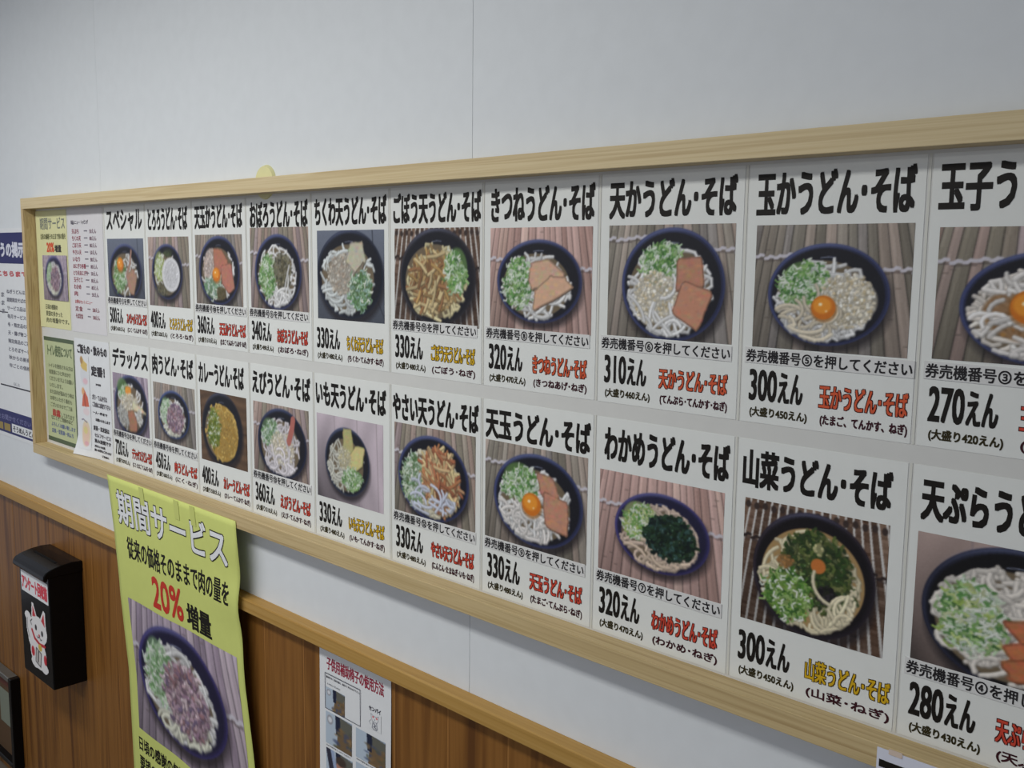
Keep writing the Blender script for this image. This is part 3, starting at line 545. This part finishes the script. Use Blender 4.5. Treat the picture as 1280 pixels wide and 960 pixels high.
for a, b in ((-.70, -.535), (-.525, -.475)): box('gold_block', a, b, -.0020, -.0016, -.650, -.628, mat('gold_print', (150, 130, 70), .5), no_)
box('name_plate', -.4618, NX1 - .008, -.0020, -.0016, -.650, -.6237, M_WHITE, no_)
text('そうめんうどん', -.452, -.285, -.646, -.628, -.0023, (50, 48, 58), no_, 'lettering', .0006)

# ------------------------------------------------------------------ yellow offer poster hanging from the bottom rail
ZT = -.654
def XL(s): return np.interp(s, [0, .146, .26, .36, .9], [.2720, .2935, .3010, .301, .304])
def XR(s): return np.interp(s, [0, .06, .2, .36, .52, .9], [.8745, .882, .8765, .884, .905, .935])
def YY(u, s):
    y = np.interp(s, [0, .17, .30, .5, .9], [-.0382, -.0345, -.030, -.0165, -.0125])
    yr = np.interp(s, [0, .17, .30, .5, .9], [-.0382, -.0365, -.032, -.026, -.022])
    return y * (1 - u) + yr * u - .0035 * np.sin(s * 42) * u ** 6 * np.exp(-((s - .15) / .12) ** 2) - .0016 * np.sin(u * 14 + s * 9) * np.clip(s * 6, 0, 1) * np.sin(math.pi * u) 
def poster_fn(U, S, off):   # U 0..1 across, S = -distance down
    s = -S; Un = U
    return np.stack([XL(s) + (XR(s) - XL(s)) * Un, YY(Un, s) - off, ZT - s - .004 * (1 - np.cos(s * 3)) * Un], 1)
po = empty('offer_poster', (.272, -.0382, ZT)); tag(po, 'large yellow poster with outlined white heading hanging below the pine frame', 'poster')
gx, gz = 40, 60
U, S = np.meshgrid(np.linspace(0, 1, gx), np.linspace(0, -.86, gz)); V = poster_fn(U.ravel(), S.ravel(), 0.0)
sh = pymesh('sheet', V, [(r * gx + c + gx, r * gx + c + gx + 1, r * gx + c + 1, r * gx + c) for r in range(gz - 1) for c in range(gx - 1)], [M_YELLOW], po, True)
md = sh.modifiers.new('thick', 'SOLIDIFY'); md.thickness = .0005; md.offset = -1
pt_ = lambda b, u0, u1, s0, s1, col, bo_, **k_: text(b, u0, u1, -s1, -s0, 0, col, po, 'lettering', bo_, fn=poster_fn, off=.0005, **k_)
pt_('期間サービス', .065, .925, .030, .112, (226, 228, 230), .0026, bz=.0016, outline=.0026, oc=K)
pt_('従来の価格そのままで肉の量を', .115, .935, .138, .193, K, .0016, bz=.0007)
pt_('20%', .315, .565, .208, .286, (196, 58, 44), .0022, bz=.0026)
pt_('増量', .590, .785, .232, .290, K, .0040, bz=.0014)
img = paint('niku', 'lilac', 300, 190, .455, .305, .405, .262, 11, rim=(52, 46, 96), inner=(30, 28, 56), rope=.34)
grid_print('photo', img, .075, .955, -.640, -.298, po, lambda X, Z, o: poster_fn(X, Z, .0006))
pt_('日頃の感謝の気持ちを込めて', .065, .70, .662, .700, K, .0010)
pt_('要望の多かった肉うどんの', .065, .66, .712, .750, K, .0010)
pt_('肉を増量しております。', .065, .62, .762, .800, K, .0010)
for i, u in enumerate((.30, .58, .70)):   # yellowed adhesive tape over the top edge
    tp = pymesh('tape', [poster_fn(np.array([u + a]), np.array([b]), .0009)[0] for a, b in ((-.018, -.045), (.018, -.045), (.018, -.002), (-.018, -.002))], [(0, 1, 2, 3)], [mat('tape', (196, 203, 112), .4, .4)], po)

# ------------------------------------------------------------------ black suggestion box on the wainscot
bxo = empty('suggestion_box', (-.092, -.004, -1.28)); tag(bxo, 'black glossy comment box with a lucky cat sticker, mounted on the wood panelling', 'box')
BX0, BX1 = -.197, .012
body = box('body', BX0, BX1, -.094, -.004, -1.283, -.968, M_BLACK, bxo, .003, 2)
prof = [(-.004, -.940), (-.030, -.938), (-.060, -.941), (-.088, -.948), (-.102, -.955), (-.108, -.963), (-.109, -.972), (-.106, -.978), (-.101, -.980), (-.097, -.975), (-.096, -.969), (-.004, -.969)]
nP = len(prof); V = [(xx, y_, z_) for xx in (BX0 - .006, BX1 + .004) for y_, z_ in prof]
lid = pymesh('lid', V, [(i, i + nP, (i + 1) % nP + nP, (i + 1) % nP) for i in range(nP)] + [tuple(range(nP)), tuple(range(2 * nP - 1, nP - 1, -1))], [M_BLACK], bxo)
bv = lid.modifiers.new('round', 'BEVEL'); bv.width = .0025; bv.segments = 2; bv.limit_method = 'ANGLE'; bv.angle_limit = .6
bpy.context.view_layer.update()
_b = bmesh.new(); _b.from_mesh(lid.data); bmesh.ops.recalc_face_normals(_b, faces=_b.faces[:]); _b.to_mesh(lid.data); _b.free()
box('slot', BX0 + .03, BX1 - .03, -.064, -.058, -.9415, -.9402, mat('slot_dark', (4, 4, 4), .8), bxo)
lb = box('label', BX0 + .013, BX1 - .008, -.0947, -.094, -1.0475, -.989, M_WHITE, bxo)
text('アンケート回収箱', BX0 + .018, BX1 - .012, -1.040, -.999, -.0950, (206, 70, 84), lb, 'lettering', .0016)
c = Canvas(150, 220, (224, 222, 222)); Wt = (226, 224, 224); Rd = (190, 50, 60); Dk = (40, 38, 44)
c.ell(80, 165, 48, 52, Wt); c.ell(88, 88, 50, 44, Wt); c.ell(30, 92, 16, 44, Wt); c.ell(26, 62, 20, 16, Wt); c.ell(112, 200, 24, 18, Wt); c.ell(60, 200, 26, 18, Wt); c.ell(52, 132, 30, 30, Wt)
c.poly([(46, 62), (52, 8), (64, 8), (84, 52)], Wt); c.poly([(96, 52), (120, 12), (132, 18), (134, 74)], Wt)
c.poly([(54, 54), (58, 18), (74, 48)], Rd); c.poly([(106, 52), (122, 24), (126, 66)], Rd)
c.ell(72, 84, 6, 9, Dk); c.ell(108, 92, 6, 9, Dk); c.ell(90, 104, 5, 4, Rd); c.line([(90, 108), (82, 114), (76, 110)], 1.5, Dk); c.line([(90, 108), (98, 116), (104, 113)], 1.5, Dk)
c.line([(48, 100), (62, 122), (92, 132), (122, 128)], 5, Rd); c.ell(92, 142, 11, 11, (206, 176, 80)); c.line([(50, 66), (40, 74), (46, 84)], 1.5, Dk)
c.poly([(68, 150), (98, 160), (90, 205), (62, 196)], (206, 200, 196)); c.line([(68, 150), (98, 160), (90, 205), (62, 196), (68, 150)], 1.8, Dk); c.line([(80, 160), (76, 192)], 3, Dk)
c.ell(48, 168, 10, 16, Rd); c.ell(120, 172, 9, 16, Rd); c.line([(22, 70), (20, 100), (30, 130)], 1.5, (120, 116, 120))
im, mk = c.half(); grid_print('cat_sticker', im, -.178, -.002, -1.255, -1.060, bxo, flat(-.0946), mk)

# ------------------------------------------------------------------ dark picture frame in the lower left corner
pf = empty('display_frame', (-.95, 0, -1.80 + .06)); tag(pf, 'dark framed display with papers at the lower left corner below the black box', 'frame')
px0, px1, pz0, pz1 = -1.0, -.505, -1.74, -1.437
box('frame_side', px1 - .022, px1, -.034, -.0042, pz0, pz1, M_BLACK, pf, .002, 1); box('frame_side', px0, px0 + .022, -.034, -.0042, pz0, pz1, M_BLACK, pf, .002, 1)
box('frame_top', px0 + .022, px1 - .022, -.034, -.0042, pz1 - .016, pz1, mat('silver_edge', (120, 118, 112), .35, .5, .5), pf, .002, 1); box('frame_bottom', px0 + .022, px1 - .022, -.034, -.0042, pz0, pz0 + .016, M_BLACK, pf, .002, 1)
box('mount', px0 + .02, px1 - .02, -.014, -.0042, pz0 + .01, pz1 - .01, mat('brown_mount', (88, 66, 44), .6), pf)
box('paper', px1 - .16, px1 - .045, -.0152, -.0142, pz1 - .19, pz1 - .075, mat('grey_paper', (126, 132, 118), .6), pf)
box('paper', px1 - .20, px1 - .05, -.0152, -.0142, pz1 - .058, pz1 - .022, mat('red_brown_print', (96, 54, 44), .6), pf)

# ------------------------------------------------------------------ instruction sheet on the panelling
ci = sheet('instruction_sheet', lambda X, Z, o: np.stack([X, -.0052 - o - .004 * np.clip((-.90 - Z) / .3, 0, 1), Z], 1), 1.1165, 1.3335, -1.165, -.8595, M_WHITE, 'white instruction sheet with red heading and small photos taped to the wood panelling', 'notice')
cf = lambda X, Z, o: np.stack([X, -.0055 - o - .004 * np.clip((-.90 - Z) / .3, 0, 1), Z], 1)
ct = lambda b, a0, a1, b0, b1, col, bo_: text(b, a0, a1, b0, b1, 0, col, ci, 'lettering', bo_, fn=cf)
ct('子供用補助椅子の使用方法', 1.1395, 1.3135, -.8985, -.8725, (150, 52, 70), .0006)
ct('補助椅子をご利用の際は、係員まで 声をおかけ下さい。', 1.137, 1.242, -.9160, -.9115, (90, 90, 96), .0001)
ct('(こちらにございます)', 1.141, 1.182, -.9290, -.9250, (90, 90, 96), .0001)
def outline_box(x0, x1, z0, z1, t, par, yv):
    for a in ((x0, x1, z1 - t, z1), (x0, x1, z0, z0 + t), (x0, x0 + t, z0, z1), (x1 - t, x1, z0, z1)):
        yield [(a[0], yv, a[2]), (a[1], yv, a[2]), (a[1], yv, a[3]), (a[0], yv, a[3])]
V = []; F = []
for q in outline_box(1.1345, 1.2455, -.9780, -.9055, .0013, ci, -.0068): F.append(tuple(range(len(V), len(V) + 4))); V += q
pymesh('ruled_box', V, F, [ink((60, 62, 80))], ci)
def snap(x0, x1, z0, z1, sd, kind):
    rg = random.Random(sd); c = Canvas(80, 70, (150, 165, 185)); 
    c.poly([(0, 0), (34, 0), (40, 70), (0, 70)], (176, 190, 204)); c.poly([(38, 30), (80, 24), (80, 70), (34, 70)], (112, 92, 68))
    c.poly([(30, 0), (46, 0), (44, 40), (32, 40)], (34, 40, 62)); c.poly([(44, 0), (80, 4), (80, 28), (46, 30)], (96, 96, 88))
    for i in range(26): c.ell(rg.uniform(30, 80), rg.uniform(25, 70), rg.uniform(3, 9), rg.uniform(2, 5), rg.choice([(128, 100, 66), (98, 84, 64), (84, 88, 70), (142, 118, 84), (70, 80, 110)]), 3, .7)
    if kind == 1: c.ell(14, 16, 9, 10, (150, 150, 158), 2); c.ell(14, 16, 6, 6, (210, 214, 220), 2)
    if kind == 2: c.ell(44, 34, 14, 18, (176, 128, 112), 4); c.ell(46, 16, 15, 10, (70, 58, 52), 3); c.poly([(0, 0), (14, 0), (30, 60), (16, 66)], (50, 50, 66)); c.poly([(14, 0), (24, 0), (40, 60), (30, 60)], (150, 166, 196))
    grid_print('photo', c.half()[0], x0, x1, z0, z1, ci, lambda X, Z, o: cf(X, Z, .0004))
snap(1.137, 1.197, -.9765, -.9335, 1, 1); snap(1.137, 1.219, -1.0465, -.9825, 2, 1); snap(1.232, 1.3185, -1.040, -.983, 3, 0); snap(1.138, 1.221, -1.120, -1.056, 4, 2); snap(1.232, 1.3185, -1.113, -1.050, 5, 0)
ct('①まず椅子をしっかりと広げて', 1.138, 1.215, -1.0525, -1.0495, (90, 90, 96), .0001); ct('②お子様を前からのせます', 1.233, 1.300, -1.0455, -1.0425, (90, 90, 96), .0001)
ct('センパイ', 1.270, 1.305, -.9355, -.9265, (60, 58, 70), .0004)
c = Canvas(60, 70, (222, 224, 226)); D2 = (110, 112, 124)
c.line([(14, 26), (12, 10), (22, 16), (38, 16), (48, 10), (46, 28), (40, 38), (20, 38), (14, 26)], 1.2, (150, 152, 160)); c.ell(22, 20, 4, 3.5, (214, 90, 90), 1); c.ell(39, 21, 4, 3.5, (214, 90, 90), 1)
c.line([(30, 27), (30, 30)], 1.5, D2); c.line([(22, 38), (18, 62), (26, 66), (38, 66), (42, 60), (38, 38)], 1.6, D2); c.line([(26, 44), (34, 50), (26, 56), (36, 60)], 2.4, D2); c.line([(12, 34), (4, 44), (10, 52)], 1.4, (150, 152, 160))
grid_print('drawing', c.half()[0], 1.270, 1.306, -.970, -.936, ci, lambda X, Z, o: cf(X, Z, .0004))

# ------------------------------------------------------------------ white sheet at the lower right, taped to the bottom rail
br = sheet('paper_sign', lambda X, Z, o: np.stack([X, -.0374 - o + 0 * X, Z], 1), 2.2195, 2.52, -.86, -.6435, mat('bluish_white_paper', (214, 216, 228), .5), 'white sheet with bold black lettering hanging at the lower right corner', 'notice')
text('アルバイト募集', 2.2225, 2.50, -.700, -.6505, -.0376, K, br, 'lettering', .0022, off=.0002)
pymesh('tape', [(2.2325, -.0373, -.6415), (2.2475, -.0373, -.6415), (2.2475, -.0380, -.6475), (2.2325, -.0380, -.6475)], [(3, 2, 1, 0)], [mat('clear_tape', (205, 186, 170), .2, .6)], br)

# ------------------------------------------------------------------ round pale yellow piece behind the top rail
bm = bmesh.new(); bmesh.ops.create_cone(bm, cap_ends=True, segments=32, radius1=.034, radius2=.031, depth=.006)
bmesh.ops.rotate(bm, verts=bm.verts, matrix=Matrix.Rotation(math.radians(90), 3, 'X'))
me = bpy.data.meshes.new('round_tag'); bm.to_mesh(me); bm.free(); rt = link('round_tag', me, [mat('pale_yellow_card', (216, 212, 160), .5)]); rt.location = (.957, -.0032, .0255)
tag(rt, 'small round pale yellow tag peeking out above the top rail', 'tag')

flush_text()
